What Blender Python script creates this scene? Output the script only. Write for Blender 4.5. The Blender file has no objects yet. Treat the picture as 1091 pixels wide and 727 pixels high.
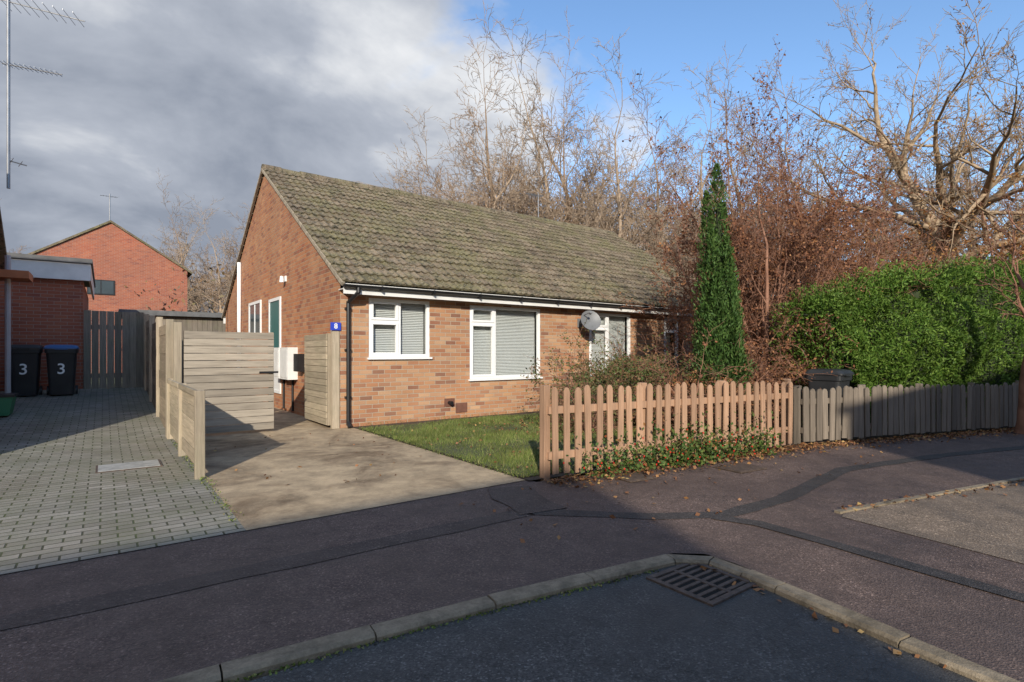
import bpy, math, random
import numpy as np
from mathutils import Vector, Matrix, noise as mnoise

scene=bpy.context.scene
CAMX,CAMY,CAMZ=-3.18,-9.05,1.29
RZD=-.03
def W(px,D):
    a=(px-545.5)/580.0
    return CAMX+D*(.6+.8*a), CAMY+D*(.8-.6*a)
def lerp(a,b,t): return a+(b-a)*t
def clamp(v,a,b): return max(a,min(b,v))
def T(x,y):
    return .07*clamp(y,0,8)*clamp((-x-.6)/1.2,0,1)

# ------------------------------------------------------------ materials
class NT:
    def __init__(s,name):
        s.mat=bpy.data.materials.new(name); s.mat.use_nodes=True
        s.t=s.mat.node_tree; s.b=s.t.nodes['Principled BSDF']; s.out=s.t.nodes['Material Output']
    def n(s,typ,**k):
        nd=s.t.nodes.new(typ)
        for a,v in k.items(): setattr(nd,a,v)
        return nd
    def l(s,a,b): s.t.links.new(a,b)
    def val(s,sock,v):
        if hasattr(v,'links') or isinstance(v,bpy.types.NodeSocket): s.l(v,sock)
        else: sock.default_value=v
    def math(s,op,a,b=None,c=None):
        nd=s.n('ShaderNodeMath',operation=op)
        s.val(nd.inputs[0],a)
        if b is not None: s.val(nd.inputs[1],b)
        if c is not None: s.val(nd.inputs[2],c)
        return nd.outputs[0]
    def obj(s): return s.n('ShaderNodeTexCoord').outputs['Object']
    def sep(s,v):
        nd=s.n('ShaderNodeSeparateXYZ'); s.l(v,nd.inputs[0]); return nd.outputs
    def comb(s,x,y,z=0.0):
        nd=s.n('ShaderNodeCombineXYZ')
        for i,v in enumerate((x,y,z)): s.val(nd.inputs[i],v)
        return nd.outputs[0]
    def noise(s,vec,scale,detail=4,rough=.6,dist=0):
        nd=s.n('ShaderNodeTexNoise'); s.l(vec,nd.inputs['Vector'])
        nd.inputs['Scale'].default_value=scale; nd.inputs['Detail'].default_value=detail
        nd.inputs['Roughness'].default_value=rough; nd.inputs['Distortion'].default_value=dist
        return nd.outputs['Fac']
    def ramp(s,fac,stops,interp='LINEAR'):
        nd=s.n('ShaderNodeValToRGB'); cr=nd.color_ramp; cr.interpolation=interp
        while len(cr.elements)<len(stops): cr.elements.new(.5)
        for e,(p,c) in zip(cr.elements,stops):
            e.position=p; e.color=(c[0],c[1],c[2],1) if not isinstance(c,(int,float)) else (c,c,c,1)
        s.l(fac,nd.inputs[0]); return nd.outputs[0]
    def mix(s,fac,a,b,mode='MIX'):
        nd=s.n('ShaderNodeMixRGB',blend_type=mode)
        s.val(nd.inputs[0],fac)
        for i,v in ((1,a),(2,b)):
            if isinstance(v,tuple): nd.inputs[i].default_value=(v[0],v[1],v[2],1)
            else: s.l(v,nd.inputs[i])
        return nd.outputs[0]
    def bump(s,h,strength=.5,dist=.01):
        nd=s.n('ShaderNodeBump'); nd.inputs['Strength'].default_value=strength
        nd.inputs['Distance'].default_value=dist; s.l(h,nd.inputs['Height']); s.l(nd.outputs[0],s.b.inputs['Normal'])
    def col(s,c):
        if isinstance(c,tuple): s.b.inputs['Base Color'].default_value=(c[0],c[1],c[2],1)
        else: s.l(c,s.b.inputs['Base Color'])
    def rough(s,r): s.b.inputs['Roughness'].default_value=r
    def island(s): return s.n('ShaderNodeNewGeometry').outputs['Random Per Island']
    def pos(s): return s.n('ShaderNodeNewGeometry').outputs['Position']
def mul(c,f): return tuple(min(1,x*f) for x in c)

def pmat(name,c,rough=.6,scale=8,var=.25,bump=.2,bs=None,metal=0,spec=None):
    m=NT(name); o=m.obj(); f=m.noise(o,scale,3)
    m.col(m.ramp(f,[(.3,mul(c,1-var)),(.7,mul(c,1+var))])); m.rough(rough)
    if bump: m.bump(m.noise(o,bs or scale*6,3),bump,.006)
    m.b.inputs['Metallic'].default_value=metal
    if spec is not None: m.b.inputs['Specular IOR Level'].default_value=spec
    return m.mat

def brick_mat(name,axis,stops,mortar,bw=.225,bh=.075,ms=.006,stain=(.55,.5,.42),bumpd=.006,moss=None,rough=.85):
    m=NT(name); p=m.pos(); s=m.sep(p)
    u={'x':s[0],'y':s[1]}[axis[0]]; v={'y':s[1],'z':s[2]}[axis[1]]
    u=m.math('ADD',u,50*bw); v=m.math('ADD',v,400*bh)
    vec=m.comb(u,v)
    br=m.n('ShaderNodeTexBrick'); m.l(vec,br.inputs['Vector'])
    br.inputs['Scale'].default_value=1; br.inputs['Mortar Size'].default_value=ms
    br.inputs['Mortar Smooth'].default_value=.3; br.inputs['Brick Width'].default_value=bw; br.inputs['Row Height'].default_value=bh
    row=m.math('FLOOR',m.math('DIVIDE',v,bh))
    par_=m.math('FLOORED_MODULO',row,2.0)
    off=m.math('MULTIPLY',m.math('SUBTRACT',1.0,par_),bw*.5)
    colm=m.math('FLOOR',m.math('DIVIDE',m.math('ADD',u,off),bw))
    wn=m.n('ShaderNodeTexWhiteNoise',noise_dimensions='2D'); m.l(m.comb(colm,row),wn.inputs['Vector'])
    bc=m.ramp(wn.outputs['Value'],stops)
    fn=m.noise(p,60,3,.7)
    bc=m.mix(.5,bc,m.ramp(fn,[(.3,.55),(.7,1.0)]),'MULTIPLY')
    big=m.noise(p,1.1,4,.65)
    bc=m.mix(m.ramp(big,[(.4,0.0),(.75,.45)]),bc,stain)
    bc=m.mix(m.ramp(m.noise(p,.6,3),[(.4,.25),(.65,0.0)]),bc,(.12,.07,.05))
    mc=m.mix(m.noise(p,5,3),mul(mortar,.7),mortar)
    if moss:
        mm=m.ramp(m.noise(p,2.2,4,.7),[(.4,0.0),(.62,1.0)])
        mc=m.mix(mm,mc,moss)
        bc=m.mix(m.math('MULTIPLY',mm,.25),bc,moss)
    c=m.mix(br.outputs['Fac'],bc,mc); m.col(c); m.rough(rough)
    h=m.math('SUBTRACT',m.math('MULTIPLY',fn,.35),br.outputs['Fac'])
    m.bump(h,.8,bumpd)
    return m.mat

OR=[(0,(.56,.28,.135)),(.2,(.49,.215,.10)),(.42,(.60,.33,.165)),(.6,(.43,.175,.085)),(.78,(.64,.39,.22)),(.92,(.33,.13,.07)),(1,(.24,.11,.07))]
M_brx=brick_mat('brick_front','xz',OR,(.49,.41,.31),stain=(.52,.30,.17))
RG=[(0,(.54,.22,.09)),(.3,(.46,.17,.072)),(.6,(.56,.26,.12)),(.85,(.39,.13,.065)),(1,(.29,.11,.06))]
M_bry=brick_mat('brick_gable','yz',RG,(.42,.32,.22),stain=(.5,.28,.16))
RD=[(0,(.45,.12,.055)),(.4,(.39,.095,.045)),(.7,(.50,.155,.075)),(1,(.28,.07,.045))]
M_rdx=brick_mat('red_brick_x','xz',RD,(.40,.29,.24),stain=(.43,.14,.07))
M_rdy=brick_mat('red_brick_y','yz',RD,(.40,.29,.24),stain=(.43,.14,.07))
PV=[(0,(.29,.275,.225)),(.4,(.35,.335,.28)),(.7,(.24,.23,.19)),(1,(.41,.385,.33))]
M_pave=brick_mat('block_paving_mat','xy',PV,(.06,.06,.035),bw=.2,bh=.1,ms=.007,stain=(.2,.195,.14),bumpd=.01,moss=(.07,.085,.03))

def tile_mat():
    m=NT('roof_tile'); p=m.pos(); s=m.sep(p)
    cx=m.math('FLOOR',m.math('DIVIDE',s[0],.3)); cy=m.math('FLOOR',m.math('DIVIDE',m.math('ADD',m.math('MULTIPLY',s[1],1.17),.2925),.33))
    wn=m.n('ShaderNodeTexWhiteNoise',noise_dimensions='2D'); m.l(m.comb(cx,cy),wn.inputs['Vector'])
    base=m.ramp(wn.outputs['Value'],[(0,(.145,.108,.07)),(.4,(.20,.152,.10)),(.75,(.255,.198,.135)),(1,(.11,.08,.053))])
    n1=m.noise(p,1.1,5,.7); n2=m.noise(p,9,4,.75); n3=m.noise(p,38,3,.6)
    f=m.math('ADD',m.math('MULTIPLY',n1,.7),m.math('MULTIPLY',n2,.4))
    c=m.mix(m.ramp(f,[(.50,0.0),(.64,.75)]),base,(.18,.165,.07))
    c=m.mix(m.ramp(n2,[(.51,0.0),(.62,.9)]),c,(.042,.037,.024))
    c=m.mix(m.ramp(m.noise(m.comb(m.math('MULTIPLY',s[0],3.0),m.math('MULTIPLY',s[1],.35)),1.5,3),[(.5,0.0),(.7,.45)]),c,(.06,.05,.035))
    c=m.mix(m.ramp(n3,[(.59,0.0),(.66,.7)]),c,(.42,.38,.29))
    m.col(c); m.rough(.95); m.bump(m.math('ADD',n2,n3),.9,.02); return m.mat
M_tile=tile_mat()

def asphalt(name,c1,c2,stain,tint=None):
    m=NT(name); p=m.pos()
    v=m.n('ShaderNodeTexVoronoi'); m.l(p,v.inputs['Vector']); v.inputs['Scale'].default_value=120
    sv=m.sep(v.outputs['Color'])
    c=m.ramp(sv[0],[(0,c1),(.75,c2),(.93,mul(c2,1.35)),(1,mul(c2,2.3))])
    big=m.noise(p,.8,5,.65); mid=m.noise(p,5,4,.7)
    c=m.mix(m.ramp(big,[(.36,0.0),(.66,.8)]),c,stain)
    c=m.mix(.75,c,m.ramp(mid,[(.3,.5),(.7,1.0)]),'MULTIPLY')
    vc=m.n('ShaderNodeTexVoronoi',feature='DISTANCE_TO_EDGE'); wv=m.n('ShaderNodeVectorMath',operation='ADD')
    nz=m.n('ShaderNodeTexNoise'); m.l(p,nz.inputs['Vector']); nz.inputs['Scale'].default_value=3; nz.inputs['Detail'].default_value=4
    m.l(p,wv.inputs[0]); m.l(nz.outputs['Color'],wv.inputs[1]); m.l(wv.outputs[0],vc.inputs['Vector']); vc.inputs['Scale'].default_value=.8
    cr=m.math('MULTIPLY',m.ramp(vc.outputs['Distance'],[(0,1.0),(.008,0.0)]),m.ramp(m.noise(p,.7,2),[(.5,0.0),(.62,.6)]))
    c=m.mix(cr,c,(.02,.018,.015))
    m.col(c); m.l(m.ramp(big,[(.36,.85),(.66,.6)]),m.b.inputs['Roughness']); m.b.inputs['Specular IOR Level'].default_value=.4
    m.bump(v.outputs['Distance'],.7,.006); return m.mat
M_road=asphalt('road_asphalt',(.058,.056,.053),(.118,.112,.105),(.07,.067,.062))
M_pavt=asphalt('pavement_asphalt',(.105,.068,.055),(.195,.136,.11),(.10,.071,.059))
M_strip=asphalt('trench_asphalt',(.045,.038,.034),(.085,.073,.066),(.055,.047,.042))
M_strip2=asphalt('trench_asphalt_worn',(.068,.05,.042),(.125,.095,.08),(.078,.058,.05))
M_bay=asphalt('bay_asphalt',(.18,.13,.09),(.32,.24,.17),(.22,.165,.115))

def concrete(name,c,dark,sc=1.0):
    m=NT(name); p=m.pos()
    n1=m.noise(p,.8*sc,6,.7,.6); n2=m.noise(p,4*sc,5,.7); n3=m.noise(p,90,3,.7)
    col=m.ramp(n1,[(.36,dark),(.52,c),(.7,mul(c,1.15))])
    col=m.mix(.75,col,m.ramp(n2,[(.32,.45),(.62,1.0)]),'MULTIPLY')
    col=m.mix(.5,col,m.ramp(n3,[(.3,.6),(.7,1.0)]),'MULTIPLY')
    m.col(col); m.rough(.9); m.bump(m.math('ADD',n2,n3),.5,.01); return m.mat
M_conc=concrete('drive_concrete',(.53,.40,.25),(.24,.165,.095))
M_kerb=concrete('kerb_concrete',(.33,.265,.18),(.17,.135,.09),3)
M_soil=concrete('soil',(.09,.062,.04),(.045,.032,.022),3)

def grass_ground():
    m=NT('grass_ground'); p=m.pos(); n=m.noise(p,2,5,.7); n2=m.noise(p,30,4)
    c=m.ramp(n,[(.3,(.07,.085,.028)),(.7,(.12,.12,.05))]); c=m.mix(.6,c,m.ramp(n2,[(.3,.4),(.7,1.0)]),'MULTIPLY')
    m.col(c); m.rough(1); m.bump(n2,.5,.02); return m.mat
M_grassg=grass_ground()

def leaf(name,stops,sc=1.2,trans=.2,rough=.55,contrast=.5):
    m=NT(name); f=m.island(); c=m.ramp(f,stops)
    n=m.noise(m.pos(),sc,2,.6)
    c=m.mix(contrast,c,m.ramp(n,[(.35,.4),(.62,1.0)]),'MULTIPLY')
    m.col(c); m.rough(rough); m.b.inputs['Specular IOR Level'].default_value=.2
    if trans:
        tr=m.n('ShaderNodeBsdfTranslucent'); m.l(c,tr.inputs['Color'])
        mx=m.n('ShaderNodeMixShader'); mx.inputs[0].default_value=trans
        m.l(m.b.outputs[0],mx.inputs[1]); m.l(tr.outputs[0],mx.inputs[2]); m.l(mx.outputs[0],m.out.inputs['Surface'])
    return m.mat
M_lawn=leaf('grass_blades',[(0,(.10,.14,.03)),(.5,(.15,.20,.045)),(.8,(.21,.24,.065)),(1,(.32,.27,.12))],2.2,0,contrast=.7)
M_hedge=leaf('hedge_foliage',[(0,(.06,.13,.018)),(.5,(.11,.20,.03)),(1,(.20,.30,.055))],1.3)
M_cyp=leaf('cypress_foliage',[(0,(.035,.08,.018)),(.6,(.065,.13,.03)),(1,(.11,.18,.045))],4,0)
M_brn=leaf('copper_leaves',[(0,(.20,.08,.045)),(.5,(.31,.135,.07)),(1,(.44,.22,.10))],1.5,.2)
M_orgl=leaf('autumn_leaves',[(0,(.32,.13,.04)),(.5,(.46,.22,.07)),(1,(.5,.32,.12))],1.5,.2)
M_litter=leaf('leaf_litter_mat',[(0,(.14,.06,.03)),(.5,(.28,.13,.06)),(.85,(.38,.2,.08)),(1,(.48,.34,.14))],3,0)
M_shrub=leaf('shrub_leaves',[(0,(.06,.09,.028)),(.5,(.11,.14,.04)),(.75,(.16,.13,.055)),(1,(.27,.14,.07))],2.5,0)
M_ivy=leaf('ivy_leaves',[(0,(.04,.08,.02)),(.6,(.09,.14,.03)),(.9,(.14,.16,.05)),(1,(.3,.06,.025))],4,0)
M_ug=leaf('undergrowth_mat',[(0,(.15,.10,.065)),(.5,(.23,.155,.10)),(.8,(.19,.16,.08)),(1,(.36,.19,.08))],.4,0)
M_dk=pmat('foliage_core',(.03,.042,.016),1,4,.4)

def bark(name,c):
    m=NT(name); p=m.obj(); n=m.noise(p,3,3,.7)
    m.col(m.ramp(n,[(.3,mul(c,.6)),(.7,mul(c,1.25))])); m.rough(.9); m.b.inputs['Specular IOR Level'].default_value=.1; return m.mat
M_bark=bark('pale_bark',(.38,.28,.185))
M_bark2=bark('grey_bark',(.40,.30,.215))
M_bark2b=bark('brown_bark',(.36,.25,.17))
M_bark3=bark('red_twig_bark',(.29,.155,.105))

def wood(name,c,var=.3,ax='z',green=0):
    m=NT(name); p=m.pos(); s=m.sep(p)
    k={'z':(30,30,2),'x':(2,30,30),'y':(30,2,30)}[ax]
    v=m.comb(m.math('MULTIPLY',s[0],k[0]),m.math('MULTIPLY',s[1],k[1]),m.math('MULTIPLY',s[2],k[2]))
    n=m.noise(v,1.2,4,.65); isl=m.island()
    col=m.ramp(n,[(.25,mul(c,1-var)),(.75,mul(c,1+var))])
    col=m.mix(.9,col,m.ramp(isl,[(0,.5),(1,1.0)]),'MULTIPLY')
    if green: col=m.mix(m.ramp(m.noise(p,3,3),[(.45,0.0),(.7,green)]),col,(.16,.17,.09))
    m.col(col); m.rough(.85); m.bump(n,.5,.004); return m.mat
M_picket=wood('picket_wood',(.48,.29,.18))
M_greyfence=wood('grey_picket_wood',(.24,.195,.15))
M_boardz=wood('weathered_board_v',(.25,.21,.165),green=.3)
M_boardx=wood('weathered_board_h',(.40,.34,.265),ax='x')
M_boardy=wood('fence_board',(.45,.37,.26),ax='y',green=.2)
M_boardyd=wood('fence_board_dark',(.30,.235,.165),ax='y',green=.25)
M_post=wood('fence_post',(.44,.36,.26),green=.2)
M_white=pmat('white_upvc',(.82,.82,.81),.35,2,.02,0)
M_whited=pmat('white_fascia',(.74,.73,.70),.5,3,.1,.1)
M_black=pmat('black_plastic',(.014,.014,.015),.4,5,.2,.05)
M_binb=pmat('bin_plastic',(.022,.023,.025),.5,3,.25,.15)
M_blue=pmat('blue_lid',(.035,.11,.28),.45,3,.15,.1)
M_greyp=pmat('grey_plastic',(.16,.165,.17),.5,4,.15,.05)
M_metal=pmat('aerial_metal',(.3,.3,.31),.4,5,.15,0,metal=.7)
M_iron=pmat('cast_iron',(.085,.06,.045),.6,25,.45,.5)
M_blind=pmat('blind_slats',(.80,.79,.76),.6,2,.03,0)
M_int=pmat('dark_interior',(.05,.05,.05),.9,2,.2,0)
M_curt=pmat('curtain',(.5,.49,.46),.9,4,.1,0)
M_orange=pmat('terracotta_fascia',(.5,.18,.07),.6,3,.15,.1)
M_felt=pmat('roof_felt',(.13,.13,.13),.9,4,.25,.3)
M_mort=pmat('cement',(.32,.27,.20),.9,10,.35,.4)
M_sheet=pmat('steel_cover',(.34,.34,.32),.6,12,.25,.3,metal=.1)
M_green=pmat('green_crate',(.03,.18,.08),.5,3,.1,0)
M_signb=pmat('sign_blue',(.03,.06,.45),.4,2,.05,0)
M_red=pmat('berries',(.55,.03,.02),.4,2,.1,0)
M_bag=pmat('white_bag',(.7,.7,.7),.5,14,.1,.5)
M_doorg=pmat('door_green',(.05,.15,.14),.4,2,.05,0)
def glass():
    m=NT('window_glass'); m.t.nodes.remove(m.b)
    tr=m.n('ShaderNodeBsdfTransparent'); tr.inputs[0].default_value=(.84,.87,.87,1)
    gl=m.n('ShaderNodeBsdfGlossy'); gl.inputs['Roughness'].default_value=.02
    lw=m.n('ShaderNodeLayerWeight'); lw.inputs['Blend'].default_value=.5
    f=m.math('ADD',m.math('MULTIPLY',m.math('POWER',lw.outputs['Facing'],3.5),.9),.09)
    mx=m.n('ShaderNodeMixShader'); m.l(f,mx.inputs[0]); m.l(tr.outputs[0],mx.inputs[1]); m.l(gl.outputs[0],mx.inputs[2])
    m.l(mx.outputs[0],m.out.inputs['Surface']); return m.mat
M_glass=glass()

# ------------------------------------------------------------ builders
def emp(name,loc=(0,0,0)):
    e=bpy.data.objects.new(name,None); e.location=loc; e.empty_display_size=.3
    scene.collection.objects.link(e); return e
def par(o,e):
    if e is not None:
        o.parent=e; o.matrix_parent_inverse=Matrix.Translation(-Vector(e.location))
class MB:
    def __init__(s): s.v=[];s.f=[];s.m=[]
    def box(s,c,ax,ay,az,m=0):
        c=Vector(c);ax=Vector(ax)/2;ay=Vector(ay)/2;az=Vector(az)/2;b=len(s.v)
        for k in (-1,1):
            for i,j in ((-1,-1),(1,-1),(1,1),(-1,1)): s.v.append(tuple(c+ax*i+ay*j+az*k))
        for f in ((3,2,1,0),(4,5,6,7),(0,1,5,4),(1,2,6,5),(2,3,7,6),(3,0,4,7)):
            s.f.append([b+i for i in f]); s.m.append(m)
    def bx(s,x0,x1,y0,y1,z0,z1,m=0):
        s.box(((x0+x1)/2,(y0+y1)/2,(z0+z1)/2),(x1-x0,0,0),(0,y1-y0,0),(0,0,z1-z0),m)
    def face(s,pts,m=0):
        b=len(s.v); s.v+= [tuple(p) for p in pts]; s.f.append(list(range(b,b+len(pts)))); s.m.append(m)
    def prism(s,prof,o,u,w,up=(0,0,1),m=0):
        o=Vector(o);u=Vector(u);w=Vector(w);up=Vector(up);b=len(s.v);n=len(prof)
        for k in (0,1):
            for a,z in prof: s.v.append(tuple(o+u*a+up*z+w*k))
        s.f.append([b+i for i in range(n)]); s.f.append([b+n+i for i in reversed(range(n))]); s.m+=[m,m]
        for i in range(n):
            j=(i+1)%n; s.f.append([b+j,b+i,b+n+i,b+n+j]); s.m.append(m)
    def cyl(s,p0,p1,r0,r1=None,n=10,m=0):
        p0=Vector(p0);p1=Vector(p1);r1=r0 if r1 is None else r1
        d=(p1-p0).normalized(); a=d.orthogonal().normalized(); c=d.cross(a);b=len(s.v)
        for p,r in ((p0,r0),(p1,r1)):
            for i in range(n):
                t=2*math.pi*i/n; s.v.append(tuple(p+a*math.cos(t)*r+c*math.sin(t)*r))
        for i in range(n):
            j=(i+1)%n; s.f.append([b+i,b+j,b+n+j,b+n+i]); s.m.append(m)
        s.f.append([b+i for i in reversed(range(n))]); s.f.append([b+n+i for i in range(n)]); s.m+=[m,m]
    def build(s,name,mats,parent=None,smooth=False,bevel=0):
        me=bpy.data.meshes.new(name); me.from_pydata(s.v,[],s.f)
        for mt in (mats if isinstance(mats,(list,tuple)) else [mats]): me.materials.append(mt)
        me.polygons.foreach_set('material_index',s.m)
        if smooth: me.polygons.foreach_set('use_smooth',[True]*len(s.f))
        me.update()
        o=bpy.data.objects.new(name,me); scene.collection.objects.link(o); par(o,parent)
        if bevel:
            bv=o.modifiers.new('b','BEVEL'); bv.width=bevel; bv.segments=2; bv.limit_method='ANGLE'
        return o
def sheet(name,x0,x1,y0,y1,z,mat,step=.5,terr=True,extra=None):
    b=MB()
    for (a0,a1,b0,b1) in [(x0,x1,y0,y1)]+(extra or []):
        nx=max(1,int((a1-a0)/step)); ny=max(1,int((b1-b0)/step)); base=len(b.v)
        for j in range(ny+1):
            for i in range(nx+1):
                x=lerp(a0,a1,i/nx); y=lerp(b0,b1,j/ny); b.v.append((x,y,z+(T(x,y) if terr else 0)))
        for j in range(ny):
            for i in range(nx):
                k=base+j*(nx+1)+i; b.f.append([k,k+1,k+nx+2,k+nx+1]); b.m.append(0)
    return b.build(name,mat)
def poly(name,pts,z,mat):
    b=MB(); b.face([(x,y,z) for x,y in pts]); o=b.build(name,mat)
    me=o.data
    if me.polygons[0].normal.z<0: me.flip_normals()
    return o
def ribbon(b,pts,w,z,m=0):
    n=len(pts); L=[];R=[]
    for i,p in enumerate(pts):
        a=Vector(pts[max(0,i-1)]);c=Vector(pts[min(n-1,i+1)]); d=(c-a).normalized(); nn=Vector((-d.y,d.x))
        ww=w*(1+.10*math.sin(i*2.3)); L.append(Vector(p)+nn*ww/2);R.append(Vector(p)-nn*ww/2)
    for i in range(n-1): b.face([(R[i].x,R[i].y,z),(R[i+1].x,R[i+1].y,z),(L[i+1].x,L[i+1].y,z),(L[i].x,L[i].y,z)],m)

def leaves(name,P,size,mat,seed=0,parent=None,aspect=.55,along=None,astr=0,zflat=False):
    r=np.random.default_rng(seed); P=np.asarray(P,dtype=float); n=len(P)
    u=r.normal(size=(n,3))
    if along is not None: u=u*(1-astr)+np.asarray(along)*astr*2
    if zflat: u[:,2]*=.25
    u/=np.linalg.norm(u,axis=1)[:,None]
    w=r.normal(size=(n,3))
    if zflat: w[:,2]*=.3
    w-=u*(w*u).sum(1)[:,None]; w/=np.linalg.norm(w,axis=1)[:,None]
    s=size*r.uniform(.6,1.3,size=(n,1))
    nrm=np.cross(u,w)
    V=np.stack([P-u*s*.5,P+w*s*aspect*.5+nrm*s*.08,P+u*s*.5,P-w*s*aspect*.5+nrm*s*.08],1).reshape(-1,3)
    me=bpy.data.meshes.new(name); me.vertices.add(4*n); me.loops.add(4*n); me.polygons.add(n)
    me.vertices.foreach_set('co',V.ravel()); me.loops.foreach_set('vertex_index',np.arange(4*n))
    me.polygons.foreach_set('loop_start',np.arange(n)*4); me.polygons.foreach_set('loop_total',np.full(n,4))
    me.update(calc_edges=True); me.materials.append(mat)
    o=bpy.data.objects.new(name,me); scene.collection.objects.link(o); par(o,parent); return o

def tree_mesh(name,seed,L0,r0,nch,ratio,ang,trop,wob,tmin,mat,minr=.006,stems=1,lean=0,r_ratio=.55):
    R=random.Random(seed); V=[];F=[];tips=[]
    trop=list(trop)+[trop[-1]]*3; wob=list(wob)+[wob[-1]]*3; tmin=list(tmin)+[.2]*3
    maxl=len(nch); NS=[9,7,5,4,3,2,2]; SD=[9,6,4,3,3,3,3]
    stack=[]
    for s in range(stems):
        a=R.uniform(0,6.28) ; l=lean*R.uniform(.5,1) if stems>1 else lean
        stack.append((Vector((math.cos(a)*.1*(stems>1),math.sin(a)*.1*(stems>1),-.1)),Vector((math.cos(a)*l,math.sin(a)*l,1)).normalized(),L0*R.uniform(.8,1.1) if stems>1 else L0,r0,0))
    g=R.gauss
    while stack:
        p,d,L,r,l=stack.pop(); ns=NS[l]; sd=SD[l]; re=max(r*(.5 if l==0 else .3),minr*.6)
        pts=[p];ds=[d];rs=[r]
        for i in range(ns):
            d=(d+Vector((g(0,1),g(0,1),g(0,1)))*wob[l]+Vector((0,0,trop[l]))).normalized()
            p=p+d*(L/ns); pts.append(p);ds.append(d);rs.append(lerp(r,re,(i+1)/ns))
        b=len(V)
        for i,(q,dd,rr) in enumerate(zip(pts,ds,rs)):
            a=Vector((0.31,.95,.05)).cross(dd)
            if a.length<.05: a=dd.orthogonal()
            a.normalize(); c=dd.cross(a)
            if l==0 and i==0: rr*=1.35
            for k in range(sd):
                t=6.2832*k/sd; V.append(tuple(q+a*(math.cos(t)*rr)+c*(math.sin(t)*rr)))
        for i in range(ns):
            for k in range(sd):
                k2=(k+1)%sd; F.append((b+i*sd+k,b+i*sd+k2,b+(i+1)*sd+k2,b+(i+1)*sd+k))
        if l>=maxl-1: tips+=pts[1:]
        if l<maxl:
            nc=nch[l]
            for c in range(nc):
                t=1.0 if c==0 else lerp(tmin[l],1,(c-R.random()*.8)/max(1,nc-1))
                t=clamp(t,tmin[l],1); fi=t*ns; i0=min(ns-1,int(fi)); q=pts[i0].lerp(pts[i0+1],fi-i0); dd=ds[i0+1]; rr=lerp(r,re,t)
                a=math.radians(ang[l])*(R.uniform(.2,.5) if c==0 else R.uniform(.75,1.25))
                rv=Vector((g(0,1),g(0,1),g(0,1))); pr=(rv-dd*rv.dot(dd)).normalized()
                cd=dd*math.cos(a)+pr*math.sin(a)
                stack.append((q,cd,L*ratio[l]*(1-.4*t*(c>0))*R.uniform(.75,1.2),max(minr,rr*(.85 if c==0 else r_ratio*R.uniform(.8,1.15))),l+1))
    me=bpy.data.meshes.new(name); me.from_pydata(V,[],F); me.polygons.foreach_set('use_smooth',[True]*len(F)); me.materials.append(mat); me.update()
    return me,tips
def place(name,me,loc,rot=0,sc=1,parent=None):
    o=bpy.data.objects.new(name,me); scene.collection.objects.link(o)
    o.rotation_euler=(0,0,rot); o.scale=(sc,sc,sc) if not isinstance(sc,tuple) else sc; o.location=loc; par(o,parent); return o

# ------------------------------------------------------------ ground
g=MB(); g.face([(-900,-900,-.16),(900,-900,-.16),(900,900,-.16),(-900,900,-.16)]); g.build('ground',M_grassg)
K=[(-40,-6.4),(-6,-6.5),(-2.9,-6.62),(-2.03,-6.71),(-1.4,-6.79),(-.8,-6.89),(-.5,-6.93),(-.3,-6.97),(-.2,-7.05),(-.2,-7.2),(-.27,-7.7),(-.36,-8.2),(-.42,-8.6),(-.6,-14)]
def dens(P,step):
    out=[Vector(P[0])]
    for a,b in zip(P[:-1],P[1:]):
        a=Vector(a);b=Vector(b);n=max(1,int((b-a).length/step))
        for i in range(1,n+1): out.append(a.lerp(b,i/n))
    return out
poly('road',[(-40,-6.3),(-.1,-6.7),(-.1,-14.2),(-40,-14.2)],RZD,M_road)
KO=[]
for i,p in enumerate(K):
    a=Vector(K[max(0,i-1)]);c=Vector(K[min(len(K)-1,i+1)]);d=(c-a).normalized();KO.append(Vector(p)+Vector((-d.y,d.x))*.10)
kp=[Vector(p) for p in K]
def arc(P):
    s=[0]
    for a,b in zip(P[:-1],P[1:]): s.append(s[-1]+(b-a).length)
    return s
S=arc(kp)
def at(P,s):
    for i in range(len(S)-1):
        if s<=S[i+1] or i==len(S)-2:
            t=(s-S[i])/(S[i+1]-S[i]); return P[i].lerp(P[i+1],clamp(t,0,1))
kb=MB(); s=0; R=random.Random(3)
while s<S[-1]-.1:
    near=abs(s-S[7])<.6; L=.22 if near else .62
    a0=at(kp,s+.004);a1=at(kp,min(S[-1],s+L-.004));b0=at(KO,s+.004);b1=at(KO,min(S[-1],s+L-.004))
    zt=.003+R.uniform(-.004,.004); b=len(kb.v); e=.014
    ia0=a0.lerp(b0,.16);ia1=a1.lerp(b1,.16)
    for (q0,q1,z) in ((a0,a1,-.16),(a0,a1,zt-e),(ia0,ia1,zt),(b0,b1,zt),(b0,b1,-.1)):
        kb.v+=[(q0.x,q0.y,z),(q1.x,q1.y,z)]
    for i in range(4): kb.f.append([b+2*i,b+2*i+1,b+2*i+3,b+2*i+2]); kb.m.append(0)
    kb.f.append([b,b+2,b+4,b+6,b+8]);kb.m.append(0); kb.f.append([b+1,b+9,b+7,b+5,b+3]);kb.m.append(0)
    s+=L
kb.build('kerb',M_kerb)
FL=[(.25,-4.88),(4.35,-5.42),(9,-6.85),(30,-13)]
poly('pavement',[(p.x,p.y) for p in KO]+[(30,-14)]+[(x,y) for x,y in reversed(FL)]+[(.25,-4.75),(-40,-4.75)],0,M_pavt)
poly('pavement',[(-40,-14.2),(40,-14.2),(40,-16.5),(-40,-16.5)],0,M_pavt)
st=MB()
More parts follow.
